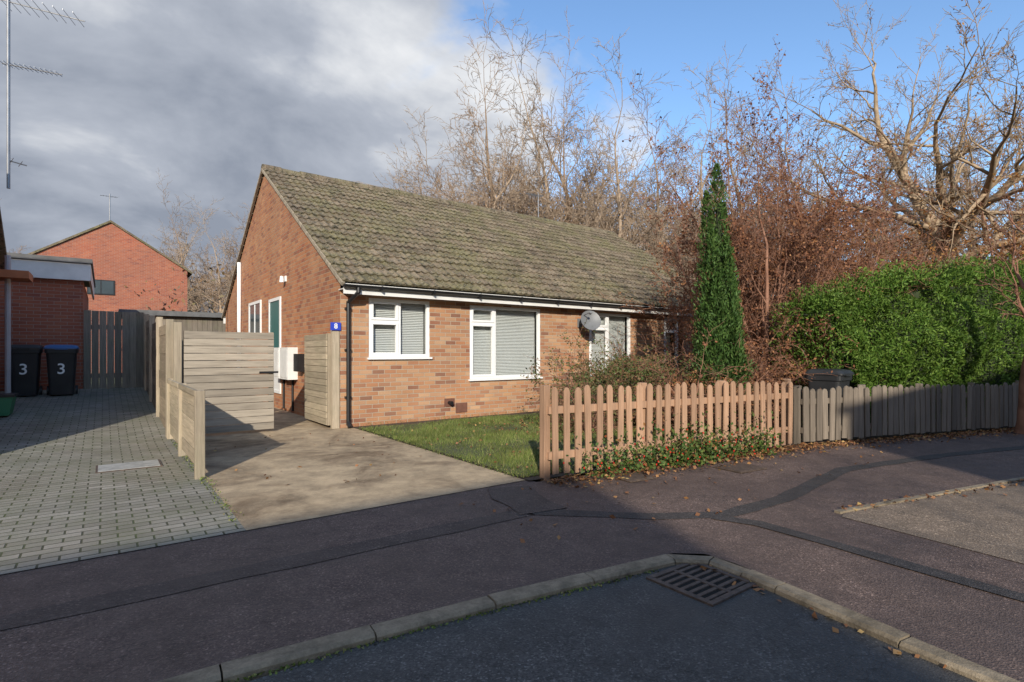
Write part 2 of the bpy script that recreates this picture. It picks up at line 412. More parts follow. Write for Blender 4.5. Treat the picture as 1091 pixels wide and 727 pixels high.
ribbon(st,dens([(-.45,-5.62),(-.2,-5.85),(.25,-6.3),(.76,-6.62),(1.6,-6.66),(2.4,-6.56),(3.3,-6.46),(5.2,-6.85),(9,-8)],.25),.16,.004)
ribbon(st,dens([(.62,-6.60),(.74,-6.9),(.72,-7.4),(.66,-8.4),(.55,-14)],.3),.13,.0075)
ribbon(st,dens([(-40,-5.2),(-8,-5.45),(-3.6,-5.53),(-.45,-5.62)],.35),.2,.004,1)
ribbon(st,dens([(-.1,-4.9),(-.25,-5.2),(-.34,-5.7)],.2),.42,.0075,1)
st.build('trench_reinstatement',[M_strip,M_strip2])
poly('parking_bay',[(1.42,-7.2),(1.7,-7.12),(4.2,-7.8),(9,-9.2),(25,-13.9),(1.0,-13.9),(1.28,-8.3)],.005,M_bay)
ek=MB()
P=dens([(1.5,-7.13),(4.2,-7.74),(9,-9.12),(20,-12.4)],.9)
for a,b in zip(P[:-1],P[1:]):
    d=(b-a); L=d.length; d=d/L; c=(a+b)/2; ek.box((c.x,c.y,.0),(d.x*(L-.008),d.y*(L-.008),0),(-d.y*.05,d.x*.05,0),(0,0,.04))
ek.build('edging_kerb',M_kerb)
sheet('driveway',-2.36,0,-4.77,12,.006,M_conc,.4,extra=[(0,.2,-4.77,-.0)])
sheet('block_paving',-14,-2.36,-4.77,6.6,.006,M_pave,.4)
poly('front_garden_bed',[(.2,-4.83),(4.35,-5.38),(9,-6.8),(30,-12.9),(30,0),(.2,0)],.012,M_soil)
poly('back_garden',[(-14,12),(40,12),(40,60),(-40,60),(-40,6.6),(-14,6.6)],-.02,M_grassg)
poly('side_garden',[(12.4,0),(60,0),(60,12),(12.4,12)],-.01,M_grassg)
lw=emp('lawn',(2.5,-2.5,0))
b=MB(); b.face([(.22,-4.7,.022),(5.2,-5.3,.022),(5.2,-.35,.022),(.22,-.35,.022)]); b.build('turf',M_grassg,lw)
r=np.random.default_rng(5); n=90000
X=r.uniform(.2,5.2,n);Y=r.uniform(-5.0,-.35,n); patch=np.sin(X*2.3+1.1*np.sin(Y*1.7))*np.sin(Y*2.9+np.sin(X*3.3))
keep=(Y>-4.72-.12*(X-.2))&(r.uniform(-1,1.4,n)<patch+.75)
X=X[keep];Y=Y[keep];patch=patch[keep]; n=len(X); X+=r.normal(0,.014,n); h=r.uniform(.015,.05,n)*(1+.6*patch)+.006; a=r.uniform(0,6.28,n); lx=r.normal(0,.022,n);ly=r.normal(0,.022,n)
V=np.zeros((n,3,3)); dx=np.cos(a)*.003;dy=np.sin(a)*.003
V[:,0]=np.stack([X-dx,Y-dy,np.full(n,.02)],1);V[:,1]=np.stack([X+dx,Y+dy,np.full(n,.02)],1);V[:,2]=np.stack([X+lx,Y+ly,.02+h],1)
me=bpy.data.meshes.new('blades'); me.vertices.add(3*n);me.loops.add(3*n);me.polygons.add(n)
me.vertices.foreach_set('co',V.ravel());me.loops.foreach_set('vertex_index',np.arange(3*n));me.polygons.foreach_set('loop_start',np.arange(n)*3);me.polygons.foreach_set('loop_total',np.full(n,3));me.update(calc_edges=True);me.materials.append(M_lawn)
o=bpy.data.objects.new('blades',me);scene.collection.objects.link(o);par(o,lw)

P=[];R=random.Random(8)
for i in range(3400):
    x=R.uniform(.3,9); yb=-4.95-.13*(x-.3) if x<4.35 else -5.45-.3*(x-4.35)
    P.append((x,yb-abs(R.gauss(0,.2))+.05,.012+R.random()*.02))
for i in range(1800):
    x=R.uniform(.3,5)
    if x>1.8 or R.random()<.2: P.append((x,R.uniform(-5,-1),.04+R.random()*.02))
for i in range(90):
    s_=R.uniform(S[7],S[-1]-3); q=at(kp,s_); P.append((q.x-abs(R.gauss(0,.07)),q.y-.02,RZD+.01))
for i in range(160): P.append((R.uniform(-1,8),R.uniform(-6.6,-5),.014))
P=[p for p in P if not(p[1]<-6.6 and p[0]<-.2 and p[2]>0)]
for i in range(260): x=R.uniform(1.6,8); P.append((x,-7.08-.27*(x-1.6)-abs(R.gauss(0,.08)),.02))
for i in range(50): P.append((R.uniform(-2.2,0),R.uniform(-4,-.2),.014))
leaves('leaf_litter',P,.042,M_litter,4,aspect=.7,zflat=True)

def drain():
    e=emp('drain_grate',(-.43,-7.18,-.05)); b=MB(); x0,x1,y0,y1=-.66,-.215,-7.42,-6.985; z=RZD+.004
    t=.035; zb=RZD-.04
    b.bx(x0,x1,y0,y0+t,zb,z+.008);b.bx(x0,x1,y1-t,y1,zb,z+.008);b.bx(x0,x0+t,y0+t,y1-t,zb,z+.008);b.bx(x1-t,x1,y0+t,y1-t,zb,z+.008)
    xm=(x0+x1)/2; b.bx(xm-.014,xm+.014,y0+t,y1-t,zb,z+.006)
    for i in range(7):
        y=lerp(y0+t,y1-t,(i+.5)/7.0); b.bx(x0+t,xm-.014,y-.012,y+.012,zb+.005,z+.005); b.bx(xm+.014,x1-t,y-.012,y+.012,zb+.005,z+.005)
    b.build('frame_and_bars',M_iron,e,bevel=.003)
    c=MB(); c.bx(x0+t,x1-t,y0+t,y1-t,RZD-.005,RZD+.0025); c.build('pit',pmat('pit_dark',(.006,.006,.005),1,4,.3,0),e)
drain()
def cover(name,x,y,w,d,mat,rot=0):
    z=T(x,y)+.010; b=MB(); c,s_=math.cos(rot),math.sin(rot)
    b.box((x,y,z),(w*c,w*s_,0),(-d*s_,d*c,0),(0,0,.012)); b.box((x,y,z+.004),((w-.04)*c,(w-.04)*s_,0),(-(d-.04)*s_,(d-.04)*c,0),(0,0,.012),1)
    b.build(name,[M_iron,mat],bevel=.002)
cover('manhole_cover',-2.95,-1.6,.6,.45,M_sheet)
cover('manhole_cover',1.15,-5.35,.35,.28,M_iron,-.1)
cover('manhole_cover',2.45,-5.75,.45,.35,M_iron,-.1)

# ------------------------------------------------------------ main bungalow
HX,HY=12.4,10.75
house=emp('brick_bungalow',(6.2,5.4,0))
def wall_open(b,fixed,axis,u0,u1,z0,z1,ops,depth):
    us=sorted({u0,u1}|{o[0] for o in ops}|{o[1] for o in ops}); zs=sorted({z0,z1}|{o[2] for o in ops}|{o[3] for o in ops})
    def pt(u,d,z): return (u,fixed+d,z) if axis=='x' else (fixed+d,u,z)
    for a,c in zip(us[:-1],us[1:]):
        for e,f in zip(zs[:-1],zs[1:]):
            if any(o[0]<=a and c<=o[1] and o[2]<=e and f<=o[3] for o in ops): continue
            b.face([pt(a,0,e),pt(c,0,e),pt(c,0,f),pt(a,0,f)])
    for o in ops:
        a,c,e,f=o
        for q in ([(a,e),(a,f)],[(c,f),(c,e)],[(a,f),(c,f)],[(c,e),(a,e)]):
            b.face([pt(q[0][0],0,q[0][1]),pt(q[1][0],0,q[1][1]),pt(q[1][0],depth,q[1][1]),pt(q[0][0],depth,q[0][1])])
W1=(.5,1.69,1.19,2.23);W2=(2.57,4.38,.75,2.21);W3=(5.85,7.3,.75,2.21);W4=(8.6,10.2,.75,2.21)
b=MB(); wall_open(b,0,'x',0,HX,-.3,2.34,[W1,W2,W3,W4],.12); b.build('front_wall',M_brx,house)
EY=-.28; EZ=2.44; RY=HY/2; RZ=5.82
b=MB()
for x,fl in ((0,1),(HX,0)):
    zt=2.34; pts=[(x,0,-.3),(x,0,zt+.15),(x,RY,RZ-.1),(x,HY,zt+.15),(x,HY,-.3)]
    b.face(pts if fl else pts[::-1])
b.face([(0,HY,-.3),(HX,HY,-.3),(HX,HY,2.5),(0,HY,2.5)])
b.build('gable_walls',M_bry,house)
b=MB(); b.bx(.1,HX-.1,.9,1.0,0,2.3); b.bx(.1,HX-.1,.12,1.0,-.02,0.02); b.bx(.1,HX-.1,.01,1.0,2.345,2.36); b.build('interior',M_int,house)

def slope(name,x0,x1,ye,ze,yr,zr,parent,mat,period=.15,amp=.02,gauge=.33):
    Ls=math.hypot(yr-ye,zr-ze); nc=int(round(Ls/gauge)); dy=(yr-ye)/Ls; dz=(zr-ze)/Ls
    sgn=1 if dy>0 else -1
    ny,nz=-dz*sgn,abs(dy)
    xs=np.arange(x0,x1+.001,period/6); ph=(xs/period)%1.0
    prof=amp*np.clip(np.cos(2*np.pi*ph)*1.2,-.35,1)
    V=[];F=[];n=len(xs); R=random.Random(1)
    for c in range(nc):
        s0=c*Ls/nc; s1=(c+1)*Ls/nc+.02
        ti=((xs-x0)/.3).astype(int)
        tj=np.array([R.uniform(-.006,.009) for _ in range(int((x1-x0)/.3)+2)])[ti]
        sj=np.array([R.uniform(-.008,.008) for _ in range(int((x1-x0)/.3)+2)])[ti]*(c>0)
        for (s_,lift,sc) in ((s0+.006,.0,0),(s0+0,.038,1),(s1,.006,1)):
            hh=lift+prof*sc+tj*(lift>.02); ss=s_+sj*(lift<.001 or lift>.02)
            y=ye+dy*ss+ny*hh; z=ze+dz*ss+nz*hh
            V+=list(zip(xs.tolist(),y.tolist(),z.tolist()))
        b0=c*3*n
        for k in range(2):
            for i in range(n-1):
                a=b0+k*n+i; F.append((a,a+1,a+n+1,a+n))
    me=bpy.data.meshes.new(name); me.from_pydata(V,[],F); me.materials.append(mat); me.update()
    o=bpy.data.objects.new(name,me); scene.collection.objects.link(o); par(o,parent)
slope('roof_front',-.06,HX+.06,EY,EZ,RY,RZ,house,M_tile)
slope('roof_back',-.06,HX+.06,HY-EY,EZ,RY,RZ,house,M_tile)
b=MB(); x=-.06
R=random.Random(2)
while x<HX:
    j=R.uniform(-.01,.01); b.cyl((x,RY,RZ-.035+j),(x+.44,RY,RZ-.035+j+R.uniform(-.006,.006)),.125,.12,12); x+=.45
b.build('ridge_tiles',M_tile,house)
b=MB()
for x0 in (-.07,HX+.03):
    for s0,s1 in (((EY,EZ),(RY,RZ)),((HY-EY,EZ),(RY,RZ))):
        p0=Vector((x0+.02,s0[0],s0[1]-.04));p1=Vector((x0+.02,s1[0],s1[1]-.04)); d=p1-p0
        nn=Vector((0,-d.z,d.y)).normalized()
        if nn.z<0: nn=-nn
        b.box((p0+p1)/2,d,(.055,0,0),nn*.06)
b.build('verge_cement',M_mort,house)
b=MB(); b.bx(-.03,HX+.03,-.245,-.225,2.25,2.42); b.bx(-.03,HX+.03,-.225,.0,2.325,2.34)
b.bx(-.03,HX+.03,HY+.225,HY+.245,2.22,2.42)
b.build('fascia_and_soffit',M_whited,house)
b=MB(); gx0,gx1=-.05,HX+.05; cy,cz,gr=-.305,2.395,.05
pr=[(cy+gr*math.cos(t),cz+gr*math.sin(t)) for t in [math.pi+math.pi*i/8 for i in range(9)]]
for a,c in zip(pr[:-1],pr[1:]): b.face([(gx0,a[0],a[1]),(gx1,a[0],a[1]),(gx1,c[0],c[1]),(gx0,c[0],c[1])])
for x in (gx0,gx1): b.face([(x,y,z) for y,z in pr])
b.cyl((.2,-.3,2.36),(.2,-.3,2.27),.036); b.cyl((.2,-.3,2.28),(.12,-.05,2.12),.034); b.cyl((.12,-.05,2.14),(.12,-.05,.05),.034)
b.cyl((.12,-.05,.1),(.12,-.13,.02),.036)
for z in (.5,1.3,2.0): b.bx(.07,.17,-.06,0,z,z+.04)
for x in np.arange(.6,HX,1.0): b.bx(x-.01,x+.01,-.365,-.245,2.33,2.40)
b.build('gutter_and_downpipe',M_black,house,smooth=False)

def window(x0,x1,z0,z1,mull,trans,name,blind=True,curt=False):
    e=house; b=MB(); y0,y1=.015,.085; t=.055
    def fr(a,c,d,f,tt,ya,yb):
        b.bx(a,c,ya,yb,d,d+tt);b.bx(a,c,ya,yb,f-tt,f);b.bx(a,a+tt,ya,yb,d+tt,f-tt);b.bx(c-tt,c,ya,yb,d+tt,f-tt)
    fr(x0,x1,z0,z1,t,y0,y1)
    b.bx(mull-.03,mull+.03,y0+.002,y1-.002,z0+t,z1-t)
    b.bx(x0+t,mull-.03,y0+.004,y1-.004,trans-.03,trans+.03)
    fr(x0+t-.01,mull-.02,trans+.02,z1-t+.01,.045,y0-.012,y1-.02)
    fr(x0+t-.01,mull-.02,z0+t-.01,trans-.02,.04,y0-.012,y1-.02)
    b.bx(x0-.03,x1+.03,-.05,.015,z0-.035,z0-.001)
    b.build(name+'_frame',M_white,e,bevel=.004)
    g_=MB(); g_.face([(x0+t,.055,z0+t),(x1-t,.055,z0+t),(x1-t,.055,z1-t),(x0+t,.055,z1-t)]); g_.build(name+'_glass',M_glass,e)
    if blind:
        s_=MB(); z=z0+.05
        while z<z1-.03:
            for a,c in ((x0+.06,mull-.005),(mull+.005,x1-.06)):
                s_.face([(a,.135,z),(c,.135,z),(c,.158,z+.024),(a,.158,z+.024)])
            z+=.031
        s_.build(name+'_blind',M_blind,e)
        bk=MB(); bk.face([(x0,.2,z0),(x1,.2,z0),(x1,.2,z1),(x0,.2,z1)]); bk.build(name+'_blind_back',pmat(name+'_room',(.36,.35,.33),.9,3,.2,0),e)
    if curt:
        s_=MB(); n=40
        for (a,c) in ((x0+.05,x0+.5),(x1-.5,x1-.05)):
            for i in range(n):
                u0=lerp(a,c,i/n);u1=lerp(a,c,(i+1)/n); s_.face([(u0,.18+.02*math.sin(i),z0),(u1,.18+.02*math.sin(i+1),z0),(u1,.18+.02*math.sin(i+1),z1),(u0,.18+.02*math.sin(i),z1)])
        s_.build(name+'_curtain',M_curt,e)
window(*W1,1.08,1.83,'bedroom_window'); window(*W2,3.18,1.86,'living_window'); window(*W3,6.5,1.86,'window_3',True); window(*W4,9.2,1.86,'window_4',False,True)
b=MB(); b.cyl((-.06,8.2,.3),(-.06,8.2,3.86),.055); b.build('white_vent_pipe',M_white,house,smooth=True)
def gwin(y0,y1,z0,z1,name,door=False):
    b=MB(); t=.07
    b.bx(-.03,.03,y0,y1,z0,z0+t);b.bx(-.03,.03,y0,y1,z1-t,z1);b.bx(-.03,.03,y0,y0+t,z0+t,z1-t);b.bx(-.03,.03,y1-t,y1,z0+t,z1-t)
    b.bx(-.026,.026,(y0+y1)/2-.02,(y0+y1)/2+.02,z0+t,z1-t) if not door else b.bx(-.02,.02,y0+t,y1-t,z0+t,z0+1.0)
    b.build(name+'_frame',M_white,house)
    c=MB(); c.bx(-.012,-.004,y0+t,y1-t,z0+t,z1-t); c.build(name+'_pane',[M_doorg if door else pmat('gable_glass',(.09,.11,.12),.08,2,.2,0)],house)
gwin(5.7,7.1,1.7,2.6,'gable_window'); gwin(3.8,4.85,.35,2.53,'side_door',True)
e=emp('meter_box',(-.1,3.2,1))
b=MB(); b.bx(-.2,-.0,2.5,3.1,.72,1.38); b.bx(-.2,-.0,3.2,3.75,.72,1.38); b.bx(-.206,-.2,2.54,3.06,.76,1.34);b.bx(-.206,-.2,3.24,3.71,.76,1.34); b.build('cabinets',M_whited,e,bevel=.008)
b=MB(); b.cyl((-.02,2.8,.7),(-.02,2.8,.05),.025); b.cyl((-.02,3.5,.7),(-.02,3.5,.05),.025); b.bx(-.14,0,2.0,2.3,.9,1.25); b.build('conduits',M_black,e)
e=emp('wall_lamp',(-.1,3.4,2.9)); b=MB(); b.bx(-.03,0,3.35,3.45,2.82,2.94); b.cyl((-.09,3.4,2.8),(-.09,3.4,2.93),.05,.035); b.build('lamp_body',M_white,e)
def text(s,size,loc,rot,mat,parent,name):
    c=bpy.data.curves.new(name,'FONT'); c.body=s; c.size=size; c.extrude=.002; c.align_x='CENTER'; c.align_y='CENTER'; c.materials.append(mat); c.offset=.002
    o=bpy.data.objects.new(name,c); scene.collection.objects.link(o); o.location=loc; o.rotation_euler=rot; par(o,parent); return o
e=emp('house_number_sign',(.0,-.02,1.7)); 
b=MB(); b.bx(-.17,-.0,-.03,-.012,1.65,1.78); b.build('plate',M_signb,e); text('8',.12,(-.085,-.034,1.715),(math.pi/2,0,0),M_white,e,'numeral')
b=MB()
for x in (2.0,4.9,): b.bx(x,x+.22,-.012,.0,.25,.4)
b.bx(2.25,2.5,-.02,0,.12,.3)
b.build('air_bricks',pmat('airbrick',(.16,.07,.045),.8,9,.2),house)
b=MB(); b.cyl((2.1,-.12,.32),(2.1,0,.32),.035); b.build('flue',M_black,house)
e=emp('satellite_dish',(5.55,-.35,1.97)); b=MB(); c0=Vector((5.55,-.33,1.98)); d=Vector((-.35,-.85,.35)).normalized(); a=d.orthogonal().normalized(); c=d.cross(a)
rings=[]
for k in range(7):
    rr=.24*k/6; off=.05*(k/6)**2; rings.append([tuple(c0+d*off+a*math.cos(t)*rr+c*math.sin(t)*rr) for t in [6.2832*i/24 for i in range(24)]])
for k in range(6):
    for i in range(24):
        j=(i+1)%24; b.face([rings[k][i],rings[k][j],rings[k+1][j],rings[k+1][i]])
b.cyl(c0,c0+Vector((.0,.33,-.05)),.02); b.cyl(c0-c*.2,c0+d*.3-c*.12,.01); b.cyl(c0+d*.3-c*.12,c0+d*.24-c*.11,.03); b.bx(5.47,5.63,-.03,0,1.85,2.05)
b.build('dish_and_arm',M_greyp,e)

def aerial(name,x,y,z0,z1,arms,mats=M_metal,r=.02):
    e=emp(name,(x,y,z0)); b=MB(); b.cyl((x,y,z0),(x,y,z1),r)
    for (z,L,n,w,dx,dy,st) in arms:
        d=Vector((dx,dy,0)).normalized(); q=Vector((-d.y,d.x,0)); p0=Vector((x,y,z))+d*st; d=(d+Vector((0,0,-.12))).normalized()
        b.cyl(p0,p0+d*L,.011,n=6)
        for i in range(n):
            c=p0+d*(L*(i+.3)/n); ww=w*(1-.35*i/n); b.cyl(c-q*ww/2,c+q*ww/2,.005,n=5); 
            if i%2==0: b.cyl(c-Vector((0,0,.06)),c+Vector((0,0,.06)),.004,n=4)
    b.build('mast_and_elements',mats,e)
ax,ay=W(9,9.7)
aerial('tv_aerial',ax,ay,4.2,7.9,[(6.42,.95,12,.3,.92,-.45,-.1),(7.55,1.3,9,.7,.9,-.3,-.15),(4.7,.25,2,.5,.9,.2,0)],r=.026)
x,y=W(620,17.0); aerial('tv_aerial',x,RY,RZ-.2,RZ+.9,[(RZ+.85,1.0,10,.3,-.9,-.3,-.2)],r=.015)
x,y=W(117,30); aerial('tv_aerial',x,y,8.0,10.0,[(9.9,.9,6,.5,-.9,-.5,-.4)],r=.03)

# ------------------------------------------------------------ other houses
def simple_house(name,x0,x1,y0,y1,ze,zr,axis,bx_,by_,roofm,zb=-.3,ov=.25,wins=()):
    e=emp(name,((x0+x1)/2,(y0+y1)/2,0))
    b=MB(); c=MB(); r_=MB()
    if axis=='x':
        ym=(y0+y1)/2
        b.face([(x0,y0,zb),(x1,y0,zb),(x1,y0,ze),(x0,y0,ze)]); b.face([(x1,y1,zb),(x0,y1,zb),(x0,y1,ze),(x1,y1,ze)])
        c.face([(x0,y1,zb),(x0,y0,zb),(x0,y0,ze),(x0,ym,zr),(x0,y1,ze)]); c.face([(x1,y0,zb),(x1,y1,zb),(x1,y1,ze),(x1,ym,zr),(x1,y0,ze)])
        s_=(zr-ze)/(ym-y0)
        for ya,sg in ((y0,-1),(y1,1)):
            ye=ya+sg*ov; z_=ze-s_*ov
            r_.face([(x0-.1,ye,z_+.02),(x1+.1,ye,z_+.02),(x1+.1,ym,zr+.02),(x0-.1,ym,zr+.02)]); r_.face([(x0-.1,ye,z_+.14),(x1+.1,ye,z_+.14),(x1+.1,ym,zr+.14),(x0-.1,ym,zr+.14)])
            r_.face([(x0-.1,ye,z_+.02),(x1+.1,ye,z_+.02),(x1+.1,ye,z_+.14),(x0-.1,ye,z_+.14)],1)
            for xx in (x0-.1,x1+.1): r_.face([(xx,ye,z_+.02),(xx,ym,zr+.02),(xx,ym,zr+.14),(xx,ye,z_+.14)],1)
    else:
        xm=(x0+x1)/2
        c.face([(x0,y1,zb),(x0,y0,zb),(x0,y0,ze),(x0,y1,ze)]); c.face([(x1,y0,zb),(x1,y1,zb),(x1,y1,ze),(x1,y0,ze)])
        b.face([(x0,y0,zb),(x1,y0,zb),(x1,y0,ze),(xm,y0,zr),(x0,y0,ze)]); b.face([(x1,y1,zb),(x0,y1,zb),(x0,y1,ze),(xm,y1,zr),(x1,y1,ze)])
        s_=(zr-ze)/(xm-x0)
        for xa,sg in ((x0,-1),(x1,1)):
            xe=xa+sg*ov; z_=ze-s_*ov
            r_.face([(xe,y0-.1,z_+.02),(xe,y1+.1,z_+.02),(xm,y1+.1,zr+.02),(xm,y0-.1,zr+.02)]); r_.face([(xe,y0-.1,z_+.14),(xe,y1+.1,z_+.14),(xm,y1+.1,zr+.14),(xm,y0-.1,zr+.14)])
            r_.face([(xe,y0-.1,z_+.02),(xe,y1+.1,z_+.02),(xe,y1+.1,z_+.14),(xe,y0-.1,z_+.14)],1)
            for yy in (y0-.1,y1+.1): r_.face([(xe,yy,z_+.02),(xm,yy,zr+.02),(xm,yy,zr+.14),(xe,yy,z_+.14)],1)
    b.build('walls_a',bx_,e); c.build('walls_b',by_,e); r_.build('roof',[roofm,M_tile],e)
    w=MB()
    for (side,u0,u1,z0,z1) in wins:
        yy=y0 if side=='s' else y1; sg=-1 if side=='s' else 1
        w.bx(u0,u1,min(yy,yy+sg*.05),max(yy,yy+sg*.05),z0,z1,0); w.bx(u0+.06,u1-.06,min(yy,yy+sg*.056),max(yy,yy+sg*.056),z0+.06,z1-.06,1)
        w.bx((u0+u1)/2-.03,(u0+u1)/2+.03,min(yy,yy+sg*.065),max(yy,yy+sg*.065),z0,z1,0)
    if wins: w.build('windows',[M_white if name!='red_brick_house' else M_black,pmat('dark_pane',(.03,.035,.04),.1,2,.2,0)],e)
    return e
simple_house('red_brick_house',-6.5,.75,28,40,6.0,8.35,'y',M_rdx,M_rdy,M_tile,wins=[('s',-3.9,-2.7,4.4,5.2)])
simple_house('neighbour_house',-14,-4.75,-.6,5.0,3.0,5.3,'x',M_rdx,M_rdy,M_tile)
simple_house('shadow_house',-40,-9.7,-23.2,-15.2,5.4,7.5,'x',M_brx,M_bry,M_tile,wins=[('n',-36+i*4,-34.2+i*4,3.2,4.4) for i in range(6)]+[('n',-36+i*4,-34.2+i*4,.9,2.1) for i in range(6)])  # unseen house behind camera, placed and sized to shade the left foreground
simple_house('shadow_house',-2.9,26,-25,-17.2,6.4,8.2,'x',M_brx,M_bry,M_tile,wins=[('n',-1+i*4,.8+i*4,3.6,4.8) for i in range(6)]+[('n',-1+i*4,.8+i*4,.9,2.2) for i in range(6)])  # second unseen house, added to shade the right-hand fence and hedge foot
e=emp('flat_roof_extension',(-6,8,0))
b=MB(); b.face([(-12,6.5,-.1),(-3.55,6.5,-.1),(-3.55,6.5,2.9),(-12,6.5,2.9)]); b.build('front_wall',M_rdx,e)
b=MB(); b.face([(-3.55,6.5,-.1),(-3.55,12,-.1),(-3.55,12,2.9),(-3.55,6.5,2.9)]); b.build('side_wall',M_rdy,e)
b=MB(); b.bx(-12,-3.45,6.38,6.42,2.88,3.25); b.bx(-3.45,-3.41,6.38,12,2.88,3.25); b.bx(-12,-3.45,6.42,6.5,2.88,2.9); b.build('fascia',M_whited,e)
b=MB(); b.bx(-12,-3.38,6.33,12,3.26,3.36); b.build('felt_roof',M_felt,e)
b=MB(); b.cyl((-4.62,4.8,.3),(-4.62,4.8,3.1),.045); b.build('drainpipe',pmat('grey_pipe',(.45,.46,.47),.5,4,.1,.05),None)
b=MB(); b.bx(-5.6,-4.30,4.5,5.3,2.66,2.80); b.build('terracotta_canopy',M_orange)

e=emp('garden_shed',(-1,12.2,0)); b=MB()
for i in range(22): b.bx(-2.6+i*.15,-2.6+i*.15+.143,12,12.02,.2,2.45)
b.bx(-2.6,.7,12.03,14.5,.2,2.44); b.build('walls',M_boardz,e); b=MB(); b.bx(-2.8,.9,11.8,14.7,2.46,2.62); b.build('roof',M_felt,e)

# ------------------------------------------------------------ fences and gates
R=random.Random(7)
def pickets(name,P0,P1,h0,h1,n,w,mat,postn,postmat,tops=1.0):
    e=emp(name,(P0[0],P0[1],0)); b=MB(); p0=Vector((P0[0],P0[1],0));p1=Vector((P1[0],P1[1],0)); d=(p1-p0);L=d.length;d/=L; nn=Vector((d.y,-d.x,0))
    if nn.y>0: nn=-nn
    for i in range(n):
        t=(i+.5)/n; o=p0+d*(L*t+R.gauss(0,.005)); h=lerp(h0,h1,t)+R.uniform(-.022,.022); tl=R.gauss(0,.022); u=(d+Vector((0,0,tl))).normalized(); up=Vector((-d.x*tl,-d.y*tl,1))
        ww=w/2*R.uniform(.9,1.06); z0=.05+R.uniform(-.01,.02)
        b.prism([(-ww,z0),(ww,z0),(ww,h-.045),(ww*.6,h-.012),(0,h),(-ww*.6,h-.012),(-ww,h-.045)],o,u,nn*.02,up)
    b.build('pickets',mat,e,bevel=.002)
    b=MB()
    for z in (.24,.70):
        z=z*h0/.93; c=(p0+p1)/2-nn*.022; b.box((c.x,c.y,z),d*L,nn*.04,(0,0,.075))
    b.build('rails',mat,e)
    b=MB()
    for i in range(postn):
        t=i/(postn-1); o=p0+d*L*t-nn*.08; h=lerp(h0,h1,t)+.02; b.bx(o.x-.04,o.x+.04,o.y-.04,o.y+.04,-.1,h)
    b.build('posts',postmat,e,bevel=.006)
pickets('picket_fence',(.40,-4.90),(4.3,-5.42),.93,.90,28,.076,M_picket,4,M_picket)
pickets('picket_fence',(4.5,-5.46),(9.2,-6.9),.80,.76,42,.095,M_greyfence,5,M_greyfence)
pickets('picket_fence',(9.2,-6.9),(16,-9.1),.78,.76,55,.1,M_greyfence,6,M_greyfence)

e=emp('boundary_fence',(-2.4,-1.2,0)); b=MB(); FX=-2.4
for k,(ya,yb) in enumerate(((-2.72,-1.25),(-1.2,.28))):
    for i in range(5):
        z=.10+i*.152; b.bx(FX-.012+R.uniform(-.004,.004),FX+.012,ya,yb,z,z+.145)
    b.bx(FX-.05,FX-.012,ya,yb,.84,.90)
b.build('low_boards',M_boardy,e,bevel=.003)
b=MB()
for y in (-2.72,-1.22,.3): b.bx(FX-.045,FX+.045,y-.045,y+.045,-.05,.9)
b.build('low_posts',M_post,e,bevel=.008)
e=emp('panel_fence',(-2.4,4,0)); b=MB()
y=.42
while y<11.5:
    z0=T(-2.4,y)
    for i in range(11):
        z=z0+.06+i*.147; b.bx(FX-.01+R.uniform(-.006,.006),FX+.014,y+.06,y+1.74,z,z+.155)
    b.bx(FX-.03,FX-.012,y+.06,y+.11,z0,z0+1.7); y+=1.83
b.build('panels',M_boardyd,e,bevel=.002)
b=MB(); y=.42
while y<12: z0=T(-2.4,y); b.bx(FX-.05,FX+.05,y-.05,y+.05,z0-.1,z0+1.74); y+=1.83
b.build('posts',M_post,e,bevel=.01)

e=emp('driveway_gate',(-1.6,.35,0)); b=MB(); gx0,gx1,gy=-2.24,-1.0,.22
for i in range(14):
    z=.06+i*.11; b.bx(gx0,gx1,gy-.012+R.uniform(-.003,.003),gy+.012,z+R.uniform(0,.003),z+.103)
b.build('boards',M_boardx,e,bevel=.003)
b=MB(); b.bx(gx0,gx0+.07,gy+.016,gy+.06,.05,1.60); b.bx(gx1-.07,gx1,gy+.016,gy+.06,.05,1.60); b.bx(gx0+.07,gx1-.07,gy+.018,gy+.05,.75,.83); b.bx(gx0-.13,gx0-.03,gy-.04,gy+.06,-.05,1.72); b.build('frame',M_post,e,bevel=.004)
b=MB(); b.bx(gx1-.22,gx1+.06,gy-.035,gy-.017,.95,.98); b.build('bolt',M_black,e)
e=emp('driveway_gate',(-.16,.7,0)); b=MB()
for i in range(14):
    z=.06+i*.11; b.bx(-.2,-.176,.12,1.35,z,z+.103)
b.build('boards',M_boardy,e,bevel=.003)
b=MB(); b.bx(-.172,-.11,.12,.2,.05,1.60); b.bx(-.172,-.11,1.27,1.35,.05,1.60); b.bx(-.13,-.01,.0,.1,-.05,1.66); b.build('frame',M_post,e,bevel=.004)
e=emp('garden_gate',(-3,6.5,0)); b=MB()
for i in range(8): z0=.4; b.bx(-3.54+i*.14,-3.54+i*.14+.132,6.42,6.44,z0+.05,z0+1.82+R.uniform(-.01,.01))
b.bx(-3.5,-2.45,6.44,6.49,z0+.3,z0+.4);b.bx(-3.5,-2.45,6.44,6.49,z0+1.4,z0+1.5)
b.build('boards',M_boardz,e)

